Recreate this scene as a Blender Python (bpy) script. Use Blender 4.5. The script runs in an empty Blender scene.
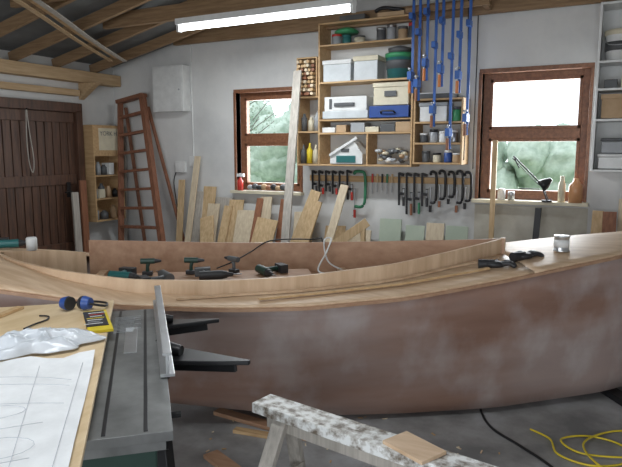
import bpy, bmesh, math, random
import numpy as np
from mathutils import Vector, Matrix, Euler, noise as mnoise
random.seed(7)
V=Vector
scene=bpy.context.scene
scene.view_settings.view_transform='Standard'
# ---------------------------------------------------------------- materials
MATS={}
def mat(name,c1,c2=None,scale=4.0,stretch=(1,1,1),rough=.6,metal=0.0,bump=0.0,detail=6,lo=.35,hi=.65,c3=None,alpha=None,emit=None,trans=0.0,spec=None):
    if name in MATS: return MATS[name]
    m=bpy.data.materials.new(name); m.use_nodes=True
    nt=m.node_tree; b=nt.nodes["Principled BSDF"]
    b.inputs["Roughness"].default_value=rough; b.inputs["Metallic"].default_value=metal
    if spec is not None: b.inputs["Specular IOR Level"].default_value=spec
    c2=c2 or tuple(x*.8 for x in c1)
    tc=nt.nodes.new("ShaderNodeTexCoord"); mp=nt.nodes.new("ShaderNodeMapping")
    mp.inputs["Scale"].default_value=stretch
    nt.links.new(tc.outputs["Object"],mp.inputs[0])
    n=nt.nodes.new("ShaderNodeTexNoise"); n.inputs["Scale"].default_value=scale; n.inputs["Detail"].default_value=detail
    n.inputs["Roughness"].default_value=.6
    nt.links.new(mp.outputs[0],n.inputs["Vector"])
    r=nt.nodes.new("ShaderNodeValToRGB"); r.color_ramp.elements[0].position=lo; r.color_ramp.elements[1].position=hi
    r.color_ramp.elements[0].color=(*c1,1); r.color_ramp.elements[1].color=(*c2,1)
    if c3:
        e=r.color_ramp.elements.new((lo+hi)/2); e.color=(*c3,1)
    nt.links.new(n.outputs[0],r.inputs[0]); nt.links.new(r.outputs[0],b.inputs["Base Color"])
    if bump:
        bp=nt.nodes.new("ShaderNodeBump"); bp.inputs["Strength"].default_value=bump; bp.inputs["Distance"].default_value=.01
        nt.links.new(n.outputs[0],bp.inputs["Height"]); nt.links.new(bp.outputs[0],b.inputs["Normal"])
    if alpha: b.inputs["Alpha"].default_value=alpha
    if trans: b.inputs["Transmission Weight"].default_value=trans
    if emit:
        b.inputs["Emission Color"].default_value=(*emit[0],1); b.inputs["Emission Strength"].default_value=emit[1]
    MATS[name]=m; return m
def plain(name,c,rough=.5,metal=0.0,**k): return mat(name,c,tuple(x*.86 for x in c),scale=9,rough=rough,metal=metal,**k)

wallm=mat("white_plaster",(.54,.545,.545),(.715,.715,.70),scale=1.1,rough=.9,bump=.15,lo=.3,hi=.62)
floorm=mat("stained_concrete",(.19,.19,.19),(.42,.42,.43),scale=2.2,rough=.7,bump=.2,detail=10,c3=(.30,.295,.29))
ceilm=mat("grey_roof_lining",(.11,.115,.115),(.19,.20,.205),scale=1.5,rough=.9)
raft=mat("rafter_timber",(.22,.135,.07),(.34,.22,.12),scale=3,stretch=(1,12,12),rough=.7)
raftL=mat("pine_lintel",(.46,.31,.17),(.58,.42,.25),scale=3,stretch=(10,1,12),rough=.7)
pineX=mat("pine_shelf",(.46,.29,.14),(.60,.41,.22),scale=3,stretch=(1,12,12),rough=.6)
pineZ=mat("pine_board_upright",(.50,.34,.18),(.66,.49,.29),scale=3,stretch=(14,14,1),rough=.65)
pineY2=mat("pale_board_upright",(.58,.47,.33),(.71,.61,.45),scale=3,stretch=(14,14,1),rough=.65)
greyw=mat("weathered_board",(.36,.33,.29),(.52,.48,.43),scale=3,stretch=(14,14,1),rough=.75)
mahog=mat("mahogany_board",(.22,.09,.05),(.34,.15,.08),scale=3,stretch=(14,14,1),rough=.55)
doorm=mat("dark_door_timber",(.055,.028,.018),(.13,.062,.038),scale=3,stretch=(10,10,1),rough=.5)
framem=mat("window_frame_timber",(.17,.07,.035),(.27,.12,.06),scale=4,stretch=(8,8,8),rough=.5)
ladm=mat("ladder_timber",(.18,.075,.04),(.28,.12,.07),scale=3,stretch=(12,12,1),rough=.6)
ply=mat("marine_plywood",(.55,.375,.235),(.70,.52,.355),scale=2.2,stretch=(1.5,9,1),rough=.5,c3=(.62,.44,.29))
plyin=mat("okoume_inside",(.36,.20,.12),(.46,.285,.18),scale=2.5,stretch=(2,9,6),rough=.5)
benchply=mat("birch_ply_bench",(.60,.44,.25),(.72,.56,.36),scale=2.5,stretch=(7,2,1),rough=.5)
black=plain("black_steel",(.018,.018,.02),rough=.4,spec=.4)
blackp=plain("black_plastic",(.03,.03,.033),rough=.5)
steel=plain("steel",(.45,.46,.48),rough=.35,metal=.9)
alu=plain("aluminium",(.72,.74,.76),rough=.3,metal=.85)
tablem=mat("saw_table_iron",(.15,.152,.15),(.26,.265,.26),scale=5,rough=.4,metal=.4,detail=8)
greenm=plain("machine_green",(.02,.055,.042),rough=.45)
tgreen=plain("tool_handle_green",(.04,.22,.11),rough=.45)
blue=plain("clamp_blue",(.03,.12,.42),rough=.4)
orange=plain("orange_plastic",(.62,.21,.06),rough=.45)
white=plain("white_plastic",(.78,.79,.78),rough=.4)
cream=plain("cream_plastic",(.72,.66,.50),rough=.5)
grey=plain("grey_plastic",(.38,.40,.42),rough=.5)
dgrey=plain("dark_grey_plastic",(.10,.105,.11),rough=.5)
teal=plain("teal_plastic",(.03,.16,.16),rough=.4)
green=plain("green_lid",(.05,.30,.13),rough=.4)
dblue=plain("blue_plastic",(.03,.08,.30),rough=.4)
red=plain("red_plastic",(.55,.04,.03),rough=.4)
yellow=plain("yellow_plastic",(.80,.62,.04),rough=.45)
card=mat("cardboard",(.45,.31,.18),(.54,.38,.24),scale=6,rough=.85)
paper=plain("paper",(.80,.81,.82),rough=.8)
clear=plain("frosted_box",(.62,.66,.68),rough=.3)
greenboard=mat("pale_green_board",(.40,.47,.38),(.50,.56,.45),scale=2,rough=.7)
# ---------------------------------------------------------------- mesh builder
class MB:
    def __init__(s): s.bm=bmesh.new(); s.m=[]
    def mi(s,m):
        if m not in s.m: s.m.append(m)
        return s.m.index(m)
    def poly(s,verts,faces,m,smooth=False):
        i=s.mi(m); vs=[s.bm.verts.new(v) for v in verts]
        for f in faces:
            try:
                fc=s.bm.faces.new([vs[k] for k in f]); fc.material_index=i; fc.smooth=smooth
            except ValueError: pass
        return s
    def box(s,c,d,m,rot=None):
        M=Matrix.Translation(V(c))
        if rot is not None: M=M@(rot if isinstance(rot,Matrix) else Euler(rot).to_matrix().to_4x4())
        x,y,z=[q/2 for q in d]
        vs=[M@V((a,b,e)) for a in(-x,x) for b in(-y,y) for e in(-z,z)]
        return s.poly(vs,[(0,1,3,2),(4,6,7,5),(0,4,5,1),(2,3,7,6),(0,2,6,4),(1,5,7,3)],m)
    def bb(s,a,b,m):
        a=V(a);b=V(b); return s.box((a+b)/2,b-a,m)
    def beam(s,p,q,w,t,m,side=None):
        p=V(p);q=V(q);d=(q-p).normalized()
        side=V(side) if side is not None else (V((0,0,1)).cross(d) if abs(d.z)<.95 else V((1,0,0)))
        a=(side-d*side.dot(d)).normalized(); b=d.cross(a)
        vs=[o+a*(i*w/2)+b*(j*t/2) for o in(p,q) for i,j in((-1,-1),(1,-1),(1,1),(-1,1))]
        return s.poly(vs,[(0,1,2,3),(7,6,5,4),(0,4,5,1),(1,5,6,2),(2,6,7,3),(3,7,4,0)],m)
    def cyl(s,p,q,r,m,r2=None,n=14):
        p=V(p);q=V(q);d=(q-p).normalized(); r2=r if r2 is None else r2
        a=d.orthogonal().normalized(); b=d.cross(a)
        vs=[p+(a*math.cos(2*math.pi*k/n)+b*math.sin(2*math.pi*k/n))*r for k in range(n)]+[q+(a*math.cos(2*math.pi*k/n)+b*math.sin(2*math.pi*k/n))*r2 for k in range(n)]
        s.poly(vs,[(k,(k+1)%n,n+(k+1)%n,n+k) for k in range(n)],m,True)
        s.poly([v.copy() for v in vs],[tuple(range(n))[::-1],tuple(range(n,2*n))],m)
        return s
    def tube(s,pts,r,m,n=8,closed=False):
        pts=[V(p) for p in pts]; N=len(pts); rings=[]
        up=V((0,0,1))
        for i,p in enumerate(pts):
            a=pts[(i+1)%N] if (closed or i<N-1) else p; b=pts[i-1] if (closed or i>0) else p
            d=(a-b).normalized()
            u=d.cross(up if abs(d.z)<.9 else V((1,0,0))).normalized(); w=d.cross(u)
            rr=r[i] if isinstance(r,(list,tuple)) else r
            rings+= [p+(u*math.cos(2*math.pi*k/n)+w*math.sin(2*math.pi*k/n))*rr for k in range(n)]
        fs=[]
        for i in range(N if closed else N-1):
            j=(i+1)%N
            fs+=[(i*n+k,i*n+(k+1)%n,j*n+(k+1)%n,j*n+k) for k in range(n)]
        if not closed: fs+=[tuple(range(n)),tuple(range((N-1)*n,N*n))]
        return s.poly(rings,fs,m,True)
    def lathe(s,prof,c,m,n=20,M=None):
        vs=[]
        for r,z in prof:
            for k in range(n):
                v=V((r*math.cos(2*math.pi*k/n),r*math.sin(2*math.pi*k/n),z))
                if M is not None: v=M@v
                vs.append(v+V(c))
        L=len(prof)
        fs=[(i*n+k,i*n+(k+1)%n,(i+1)*n+(k+1)%n,(i+1)*n+k) for i in range(L-1) for k in range(n)]
        fs+=[tuple(range(n))[::-1],tuple(range((L-1)*n,L*n))]
        return s.poly(vs,fs,m,True)
    def prism(s,pts,vec,m):
        n=len(pts); vec=V(vec); vs=[V(p) for p in pts]+[V(p)+vec for p in pts]
        return s.poly(vs,[tuple(range(n))[::-1],tuple(range(n,2*n))]+[(k,(k+1)%n,n+(k+1)%n,n+k) for k in range(n)],m)
    def build(s,name,bevel=0,solid=0,sub=0,parent=None):
        bmesh.ops.recalc_face_normals(s.bm,faces=s.bm.faces)
        me=bpy.data.meshes.new(name); s.bm.to_mesh(me); s.bm.free()
        for m in s.m: me.materials.append(m)
        o=bpy.data.objects.new(name,me); scene.collection.objects.link(o)
        if solid:
            md=o.modifiers.new("solid",'SOLIDIFY'); md.thickness=solid; md.offset=0
        if bevel:
            md=o.modifiers.new("bevel",'BEVEL'); md.width=bevel; md.segments=2; md.limit_method='ANGLE'
        if sub:
            md=o.modifiers.new("sub",'SUBSURF'); md.levels=sub; md.render_levels=sub
        if parent: o.parent=parent
        return o
def smooth(pts,n=8,closed=False):
    pts=[V(p) for p in pts];N=len(pts);out=[]
    for i in range(N if closed else N-1):
        g=(lambda k:pts[k%N]) if closed else (lambda k:pts[max(0,min(N-1,k))])
        a,b,c,d=g(i-1),g(i),g(i+1),g(i+2)
        for j in range(n):
            t=j/n
            out.append(.5*((2*b)+(c-a)*t+(2*a-5*b+4*c-d)*t*t+(3*b-a-3*c+d)*t**3))
    if not closed: out.append(pts[-1])
    return out
def lump(mb,c,r,m,n=10,L=7,sc=(1,1,1),rz=0):
    prof=[(max(r*math.sin(math.pi*k/L),.001),-r*math.cos(math.pi*k/L)) for k in range(L+1)]
    M=Euler((0,0,rz)).to_matrix().to_4x4()@Matrix.Diagonal((*sc,1))
    mb.lathe(prof,c,m,n=n,M=M)

# ---------------------------------------------------------------- camera
cam=bpy.data.cameras.new("camera"); co=bpy.data.objects.new("camera",cam); scene.collection.objects.link(co)
cam.sensor_width=36; cam.lens=600/622*36; co.location=(0,0,1.7)
co.rotation_euler=(math.radians(90-7.9),0,math.radians(27.3)); scene.camera=co; cam.clip_start=.02

# ---------------------------------------------------------------- room shell
YB=6.6; XL=-6.63; XR=3.0; YF=-2.5
MB().bb((XL-.3,YF-.3,-.15),(XR+.3,YB+.3,0),floorm).build("floor")
w=MB()
H=4.0
def wall_with_openings(mb,x0,x1,z0,z1,y0,y1,ops,m):
    xs=sorted(ops); cur=x0
    for (a,b,c,d) in xs:
        mb.bb((cur,y0,z0),(a,y1,z1),m); mb.bb((a,y0,z0),(b,y1,c),m); mb.bb((a,y0,d),(b,y1,z1),m); cur=b
    mb.bb((cur,y0,z0),(x1,y1,z1),m)
WL=(-4.50,-3.55,1.18,2.44); WR=(-1.37,-.33,1.18,2.51)
wall_with_openings(w,XL-.3,XR+.3,0,H,YB,YB+.3,[WL,WR],wallm); w.build("wall_back")
MB().bb((XL-.3,YF,0),(XL,YB,H),wallm).build("wall_left")
MB().bb((XR,YF,0),(XR+.3,YB,H),wallm).build("wall_right")
w=MB(); wall_with_openings(w,XL-.3,XR+.3,0,H,YF-.3,YF,[(-3.6,1.8,0.0,2.6)],wallm); w.build("wall_front")
c=MB()
c.prism([(XL-.1,YF-.1,2.86),(-3.2,YF-.1,3.62),(XR+.1,YF-.1,3.62),(XR+.1,YF-.1,3.70),(-3.2,YF-.1,3.70),(XL-.1,YF-.1,2.94)],(0,YB-YF+.2,0),ceilm)
c.build("ceiling")
r=MB()
y=.6
while y<6.5:
    r.beam((XL+.02,y,2.80),(-3.2,y,3.55),.05,.12,raft); r.beam((-3.2,y,3.55),(XR-.05,y,3.55),.05,.12,raft)
    y+=.62
r.build("rafters",bevel=.004)
tb=MB()
for y,z in ((6.50,3.16),(5.28,3.16),(4.1,3.16),(2.2,3.16)):
    x0=-5.4
    tb.bb((x0,y-.03,z-.08),(2.9,y+.03,z+.08),raft)
tb.build("tie_beams",bevel=.004)
MB().bb((XL+.01,-1,2.60),(XL+.17,YB-.02,2.75),raftL).build("trim_1",bevel=.005)
l=MB(); l.bb((XL+.01,3.0,2.42),(XL+.10,YB-.7,2.50),raftL)
l.prism([(XL+.01,5.95,2.60),(XL+.36,5.95,2.60),(XL+.01,5.95,2.38)],(0,.09,0),raftL)
l.build("trim_2",bevel=.004)
st=MB()
for k,(dx,dz,mm) in enumerate(((0,0,raftL),(.10,.03,pineX),(.24,-.02,greyw))):
    pts=smooth([(-4.2+dx,2.6,3.04+dz),(-4.9+dx,3.9,2.98+dz),(-5.55+dx,5.0,2.93+dz),(-5.95+dx,5.9,2.84+dz)],8)
    for a,b in zip(pts[:-1],pts[1:]): st.beam(a,b,.055,.012,mm)
st.build("laminating_strips")

# ---------------------------------------------------------------- door on left wall
d=MB(); DX=XL+.004
d.bb((DX,2.0,2.20),(XL+.12,5.90,2.32),doorm); d.bb((DX,5.80,0),(XL+.12,5.90,2.22),doorm)
y=2.0
while y<5.78:
    d.bb((DX,y+.006,0.02),(XL+.055,min(y+.113,5.80),2.21),doorm); y+=.119
for z in (.35,1.25,2.06): d.bb((XL+.05,2.0,z),(XL+.085,5.78,z+.13),doorm)
d.bb((XL+.085,5.60,1.08),(XL+.10,5.66,1.28),black); d.cyl((XL+.09,5.63,1.15),(XL+.15,5.63,1.15),.012,black); d.cyl((XL+.15,5.63,1.15),(XL+.15,5.52,1.15),.011,black)
d.build("door_1",bevel=.004)
t=MB(); t.tube(smooth([(XL+.135,5.02,2.19),(XL+.14,5.0,1.8),(XL+.13,5.03,1.52),(XL+.13,5.07,1.43),(XL+.13,5.09,1.6),(XL+.13,5.05,1.95),(XL+.135,5.03,2.19)],8),.006,greyw)
t.cyl((XL+.125,5.02,2.19),(XL+.16,5.02,2.21),.008,black); t.build("hanging_rope")

# ---------------------------------------------------------------- windows
def window(name,W):
    x0,x1,z0,z1=W; m=MB(); y0=YB+.10;y1=YB+.17; f=.07
    m.bb((x0,y0,z0),(x0+f,y1,z1),framem); m.bb((x1-f,y0,z0),(x1,y1,z1),framem)
    m.bb((x0+f,y0,z1-f),(x1-f,y1,z1),framem); m.bb((x0+f,y0,z0),(x1-f,y1,z0+f),framem)
    zm=z0+(z1-z0)*.52
    m.bb((x0+f,y0-.015,zm-.05),(x1-f,y1,zm+.05),framem)
    for a,b in ((z0+f,zm-.05),(zm+.05,z1-f)):
        g=.03
        m.bb((x0+f,y0-.01,a),(x0+f+g,y1-.01,b),framem); m.bb((x1-f-g,y0-.01,a),(x1-f,y1-.01,b),framem)
        m.bb((x0+f,y0-.01,b-g),(x1-f,y1-.01,b),framem); m.bb((x0+f,y0-.01,a),(x1-f,y1-.01,a+g),framem)
    m.bb((x0-.03,YB-.012,z1-.01),(x1+.03,YB+.10,z1+.035),framem)
    m.bb((x0-.035,YB-.012,z0),(x0,YB+.10,z1),framem)
    m.bb((x1,YB-.012,z0),(x1+.03,YB+.10,z1),framem)
    m.bb((x0-.05,YB-.10,z0-.035),(x1+.05,YB+.10,z0),cream)
    m.cyl((x0+.4,y0-.02,z0+.12),(x0+.62,y0-.05,z0+.12),.006,black,n=8)
    m.build(name,bevel=.004)
window("window_1",WL); window("window_2",WR)

# ---------------------------------------------------------------- outside
gm=mat("meadow_grass",(.30,.38,.24),(.42,.52,.32),scale=3,rough=.9)
hm=mat("hedge_leaves",(.36,.46,.37),(.66,.75,.66),scale=7,rough=.95,bump=.1,detail=4,lo=.3,hi=.7,spec=.1)
MB().bb((-30,YB+.31,-.15),(20,40,-.02),gm).build("ground_outside")
h=MB()
for i in range(150):
    x=random.uniform(-14,2); top= 2.95 if x<-4.5 else (2.0 if x>-3 else 2.3)
    z=random.uniform(.3,top-.3); y=random.uniform(10.6,11.4); rr=random.uniform(.35,.6)
    L=7
    prof=[(max(rr*math.sin(math.pi*k/(L)),.01),rr*-math.cos(math.pi*k/(L))) for k in range(L+1)]
    h.lathe(prof,(x,y,max(z,.4)),hm,n=9)
ho=h.build("hedge")
md=ho.modifiers.new("sub",'SUBSURF');md.levels=1;md.render_levels=1
tx=bpy.data.textures.new("leafy",'CLOUDS'); tx.noise_scale=.2
md=ho.modifiers.new("disp",'DISPLACE'); md.texture=tx; md.strength=.35
tr=MB(); bark=plain("bark",(.30,.29,.26),rough=.9); 
tr.cyl((-6.6,8.9,-.03),(-6.4,8.9,2.2),.07,bark,r2=.045)
for i in range(44):
    a=random.uniform(0,6.28); z=random.uniform(1.2,2.5)
    p=V((-6.42,8.9,min(z,2.2))); q=p+V((math.cos(a)*1.1,math.sin(a)*.4,random.uniform(.4,1.2)))
    tr.cyl(p,q,.014,bark,r2=.006,n=6)
    for j in range(50):
        w_=p.lerp(q,random.uniform(.3,1.1))+V([random.uniform(-.22,.22) for _ in range(3)])
        d1=V([random.uniform(-1,1) for _ in range(3)]).normalized()*.035; d2=V([random.uniform(-1,1) for _ in range(3)]).normalized()*.035
        tr.poly([w_,w_+d1,w_+d1+d2,w_+d2],[(0,1,2,3)],hm)
tr.build("garden_tree")

# ---------------------------------------------------------------- BOAT
CT=3.88
def BP(s,t,z): return V((.819*s-.574*(CT+t),.574*s+.819*(CT+t),z))
def curve(pts):
    xs=[p[0] for p in pts]; ys=[p[1] for p in pts]
    fx=np.linspace(xs[0]-1,xs[-1]+1,800); fy=np.interp(fx,xs,ys)
    m0=(ys[1]-ys[0])/(xs[1]-xs[0]); m1=(ys[-1]-ys[-2])/(xs[-1]-xs[-2])
    fy=np.where(fx<xs[0],ys[0]+m0*(fx-xs[0]),fy); fy=np.where(fx>xs[-1],ys[-1]+m1*(fx-xs[-1]),fy)
    dx=fx[1]-fx[0]; k=int(.18/dx); ker=np.hanning(2*k+3); ker/=ker.sum()
    pad=np.pad(fy,len(ker)//2,mode='reflect',reflect_type='odd'); sm=np.convolve(pad,ker,'valid')
    return lambda s: float(np.interp(s,fx,sm))
HB=curve([(-3.0,.22),(-2.2,.42),(-1.5,.56),(-.9,.62),(0,.69),(.4,.71),(1.0,.63),(1.6,.52),(2.5,.37),(3.0,.23),(3.5,.02)])
ZS=curve([(-3.0,1.14),(-2.0,1.04),(-1.2,.97),(-.6,.875),(0,.85),(.4,.85),(1.0,.865),(1.6,.92),(2.5,1.03),(3.5,1.14)])
BW=curve([(-3.0,.05),(-2,.18),(-1,.28),(-.2,.36),(.4,.38),(1.0,.36),(1.67,.36),(2.5,.26),(3.0,.14),(3.4,.02)])
ZB=curve([(-3.0,.50),(-2,.36),(-1,.27),(-.2,.17),(.4,.08),(1.0,.045),(1.67,.045),(2.5,.065),(3.4,.14)])
LO=curve([(-1.55,.25),(-1.46,.11),(-1.3,-.1),(-1.0,-.33),(-.56,-.47),(-.1,-.50),(.4,-.46),(1.0,-.34),(1.4,-.2),(1.84,-.02)])
HI=curve([(-1.55,.25),(-1.44,.35),(-1.0,.52),(-.5,.56),(0,.56),(.4,.51),(1.0,.35),(1.4,.2),(1.84,-.02)])
def ZD(s,t):
    h=max(HB(s),.02); return ZS(s)+.035*(1-min(1,(t/h)**2))
hullm=bpy.data.materials.new("primed_hull_plywood"); hullm.use_nodes=True
nt=hullm.node_tree; b=nt.nodes["Principled BSDF"]; b.inputs["Roughness"].default_value=.5
tc=nt.nodes.new("ShaderNodeTexCoord")
def noise(sc,st,det=6,ang=35):
    mp=nt.nodes.new("ShaderNodeMapping")
    mp.inputs["Rotation"].default_value=(0,0,math.radians(-ang))
    mp2=nt.nodes.new("ShaderNodeMapping"); mp2.inputs["Scale"].default_value=st
    nt.links.new(tc.outputs["Object"],mp.inputs[0]); nt.links.new(mp.outputs[0],mp2.inputs[0])
    n=nt.nodes.new("ShaderNodeTexNoise"); n.inputs["Scale"].default_value=sc; n.inputs["Detail"].default_value=det
    nt.links.new(mp2.outputs[0],n.inputs["Vector"]); return n
def ramp(src,a,c1,bp,c2):
    r=nt.nodes.new("ShaderNodeValToRGB"); r.color_ramp.elements[0].position=a; r.color_ramp.elements[0].color=(*c1,1)
    r.color_ramp.elements[1].position=bp; r.color_ramp.elements[1].color=(*c2,1); nt.links.new(src,r.inputs[0]); return r
base=ramp(noise(2,(.6,1,4)).outputs[0],.3,(.235,.130,.095),.7,(.335,.20,.15))
sm1=ramp(noise(.9,(.6,1,2.0),6).outputs[0],.42,(0,0,0),.62,(1,1,1))
sm2=ramp(noise(2.6,(1.6,1,1.1),8).outputs[0],.46,(0,0,0),.70,(1,1,1))
add=nt.nodes.new("ShaderNodeMath"); add.operation='ADD'; nt.links.new(sm1.outputs[0],add.inputs[0]); nt.links.new(sm2.outputs[0],add.inputs[1])
ml=nt.nodes.new("ShaderNodeMath"); ml.operation='MULTIPLY'; ml.use_clamp=True; ml.inputs[1].default_value=.42; nt.links.new(add.outputs[0],ml.inputs[0])
mx=nt.nodes.new("ShaderNodeMix"); mx.data_type='RGBA'; nt.links.new(ml.outputs[0],mx.inputs[0]); nt.links.new(base.outputs[0],mx.inputs[6]); mx.inputs[7].default_value=(.53,.475,.465,1)
nt.links.new(mx.outputs[2],b.inputs["Base Color"])
SS=[-3.0+6.5*i/90 for i in range(91)]
boat=bpy.data.objects.new("wooden_boat",None); scene.collection.objects.link(boat)
hb_=MB(); vs=[];fs=[];NJ=9
def section(s):
    h=max(HB(s),.012); bw=min(max(BW(s),.008),h*1.02); z0=ZB(s); z1=ZS(s); out=[]
    for j in range(NJ+1):
        f=j/NJ; out.append((bw+(h-bw)*f+.035*math.sin(math.pi*f)*min(1,h/.4),z0+(z1-z0)*f))
    return out
W_=2*(NJ+1)
for s in SS:
    sec=section(s)
    for t,z in sec[::-1]: vs.append(BP(s,-t,z))
    for t,z in sec: vs.append(BP(s,t,z))
for i in range(len(SS)-1):
    for j in range(W_-1):
        fs.append((i*W_+j,(i+1)*W_+j,(i+1)*W_+j+1,i*W_+j+1))
fs.append(tuple(range(W_))); fs.append(tuple(range((len(SS)-1)*W_,len(SS)*W_)))
hb_.poly(vs,fs,hullm,True)
hb_.build("hull",solid=.012,parent=boat)
k=MB(); k.beam(BP(3.49,0,.12),BP(3.55,0,1.17),.05,.06,hullm); 
kp=[BP(s,0,ZB(s)-.012) for s in np.linspace(-2.9,3.3,30)]
for a,b2 in zip(kp[:-1],kp[1:]): k.beam(a,b2,.05,.03,hullm)
k.build("keel_and_stem",parent=boat)
dk=MB(); 
def strip(ss,fa,fb,n=6):
    vs=[];fs=[]
    for s in ss:
        a,b3=fa(s),fb(s)
        for j in range(n+1):
            t=a+(b3-a)*j/n; vs.append(BP(s,t,ZD(s,t)+.008))
    for i in range(len(ss)-1):
        for j in range(n): fs.append((i*(n+1)+j,(i+1)*(n+1)+j,(i+1)*(n+1)+j+1,i*(n+1)+j+1))
    dk.poly(vs,fs,ply,True)
OV=.012
strip(list(np.linspace(-3.0,-1.55,20)),lambda s:-HB(s)-OV,lambda s:HB(s)+OV,12)
strip(list(np.linspace(-1.55,1.84,60)),lambda s:-HB(s)-OV,lambda s:LO(s))
strip(list(np.linspace(-1.55,1.84,60)),lambda s:HI(s),lambda s:HB(s)+OV)
strip(list(np.linspace(1.84,3.5,24)),lambda s:-HB(s)-OV,lambda s:HB(s)+OV,12)
dk.build("deck",solid=.014,parent=boat)
rb=MB()
for sg in (-1,1):
    P=[BP(s,sg*(HB(s)+.014),ZS(s)-.006) for s in np.linspace(-3,3.48,70)]
    for a,b2 in zip(P[:-1],P[1:]): rb.beam(a,b2,.014,.018,plyin)
rb.build("rubbing_strip",parent=boat)
cmf=MB()
def coam(ss,f,zt,zb,m,th=.02):
    vs=[];fs=[]
    for s in ss:
        t=f(s); e=.01; tg=(BP(s+e,f(s+e),0)-BP(s-e,f(s-e),0)).normalized(); nr=V((-tg.y,tg.x,0))
        p=BP(s,t,0); 
        for o,z in ((-th/2,zb(s)),(-th/2,zt(s)),(th/2,zt(s)),(th/2,zb(s))):
            q=p+nr*o; vs.append(V((q.x,q.y,z)))
    for i in range(len(ss)-1):
        for j in range(4): fs.append((i*4+j,i*4+(j+1)%4,(i+1)*4+(j+1)%4,(i+1)*4+j))
    fs+=[(0,1,2,3),tuple(range(len(vs)-4,len(vs)))]
    cmf.poly(vs,fs,m)
ZTn=curve([(-1.6,1.06),(-1.0,1.02),(-.56,.98),(0,.965),(.4,.97),(1.0,1.005),(1.5,1.06),(1.86,1.10)])
ZTf=curve([(-1.05,1.07),(-.5,1.04),(0,1.02),(.4,1.02),(1.0,1.04),(1.5,1.07),(1.86,1.10)])
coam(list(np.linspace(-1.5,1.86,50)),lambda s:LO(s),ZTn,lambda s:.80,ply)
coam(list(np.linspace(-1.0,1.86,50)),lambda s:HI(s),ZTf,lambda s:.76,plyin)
coam(list(np.linspace(-1.5,-1.02,8)),lambda s:HI(s),lambda s:ZD(s,.4)+.02,lambda s:.78,ply)
cmf.beam(BP(1.855,-.02,.90),BP(1.855,-.02,1.105),.03,.03,ply)
cmf.build("coaming",parent=boat)
so=MB()
ss=list(np.linspace(-.85,1.7,40)); vs=[];fs=[]
for s in ss: vs+=[BP(s,LO(s)+.01,.80),BP(s,HI(s)-.01,.80)]
for i in range(len(ss)-1): fs.append((2*i,2*i+1,2*i+3,2*i+2))
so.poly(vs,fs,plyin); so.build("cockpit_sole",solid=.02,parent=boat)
bt=MB()
for s,zz in ((-.9,.83),(.8,.83)):
    bt.beam(BP(s,LO(s)+.02,zz),BP(s,HI(s)-.02,zz),.06,.04,ply)
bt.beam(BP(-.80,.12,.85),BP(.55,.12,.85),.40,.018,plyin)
for s in (-.7,-.1,.45): bt.beam(BP(s,-.05,.825),BP(s,.3,.825),.04,.04,ply)
bt.build("cockpit_beams",bevel=.004,parent=boat)
cb=MB()
cb.box(BP(2.6,0,.022),(.5,.12,.04),black,rot=(0,0,math.radians(35))); cb.box(BP(2.62,-.05,.025),(.10,.8,.045),black,rot=(0,0,math.radians(35)))
cb.box(BP(-.9,0,.10),(.1,.8,.2),greyw,rot=(0,0,math.radians(35))); cb.box(BP(-2.2,0,.17),(.1,.5,.34),greyw,rot=(0,0,math.radians(35)))
cb.build("boat_cradle",bevel=.004)

for i,(s0,s1,t0,t1) in enumerate(((-.3,1.75,-.60,-.16),(.15,1.6,-.635,-.37))):
    q=MB(); P=[]
    for k_ in range(13):
        f=k_/12; s=s0+(s1-s0)*f; t=t0+(t1-t0)*f; 
        t=max(t,-HB(s)+.03); t=min(t,LO(s)-.04)
        P.append(BP(s,t,ZD(s,t)+.024+.006*i))
    for a,b2 in zip(P[:-1],P[1:]): q.beam(a,b2,.026,.012,[ply,pineX][i])
    q.build("timber_batten")

tn=MB(); tb_=BP(2.18,-.20,0); zt=ZD(2.18,-.2)+.016
tn.lathe([(.050,0),(.052,.004),(.052,.010),(.048,.014),(.048,.095),(.052,.10),(.052,.106),(.043,.107)],(tb_.x,tb_.y,zt),alu)
tn.box((tb_.x,tb_.y,zt+.108),(.06,.05,.003),white)
tn.lathe([(.0485,.03),(.0487,.08)],(tb_.x,tb_.y,zt),white)
tn.build("varnish_tin")
gl=MB()
for (s,t,ang) in ((1.66,-.32,.3),(1.90,-.24,.9)):
    p=BP(s,t,ZD(s,t)+.035); lump(gl,p,.055,blackp,sc=(1.2,.9,.42),rz=ang)
    for f in range(4):
        a=ang+(f-1.5)*.22; e=p+V((math.cos(a)*.13,math.sin(a)*.13,-.008))
        gl.tube(smooth([p+V((math.cos(a)*.04,math.sin(a)*.04,0)),p+V((math.cos(a)*.09,math.sin(a)*.09,.012)),e],4),[.015]*8+[.010],blackp)
    a=ang+1.2; gl.tube(smooth([p,p+V((math.cos(a)*.06,math.sin(a)*.06,.01)),p+V((math.cos(a+.3)*.1,math.sin(a+.3)*.1,-.01))],4),.014,blackp)
    a=ang+math.pi; gl.cyl(p,p+V((math.cos(a)*.10,math.sin(a)*.10,-.003)),.028,blackp,r2=.032)
gl.build("work_gloves")

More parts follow.
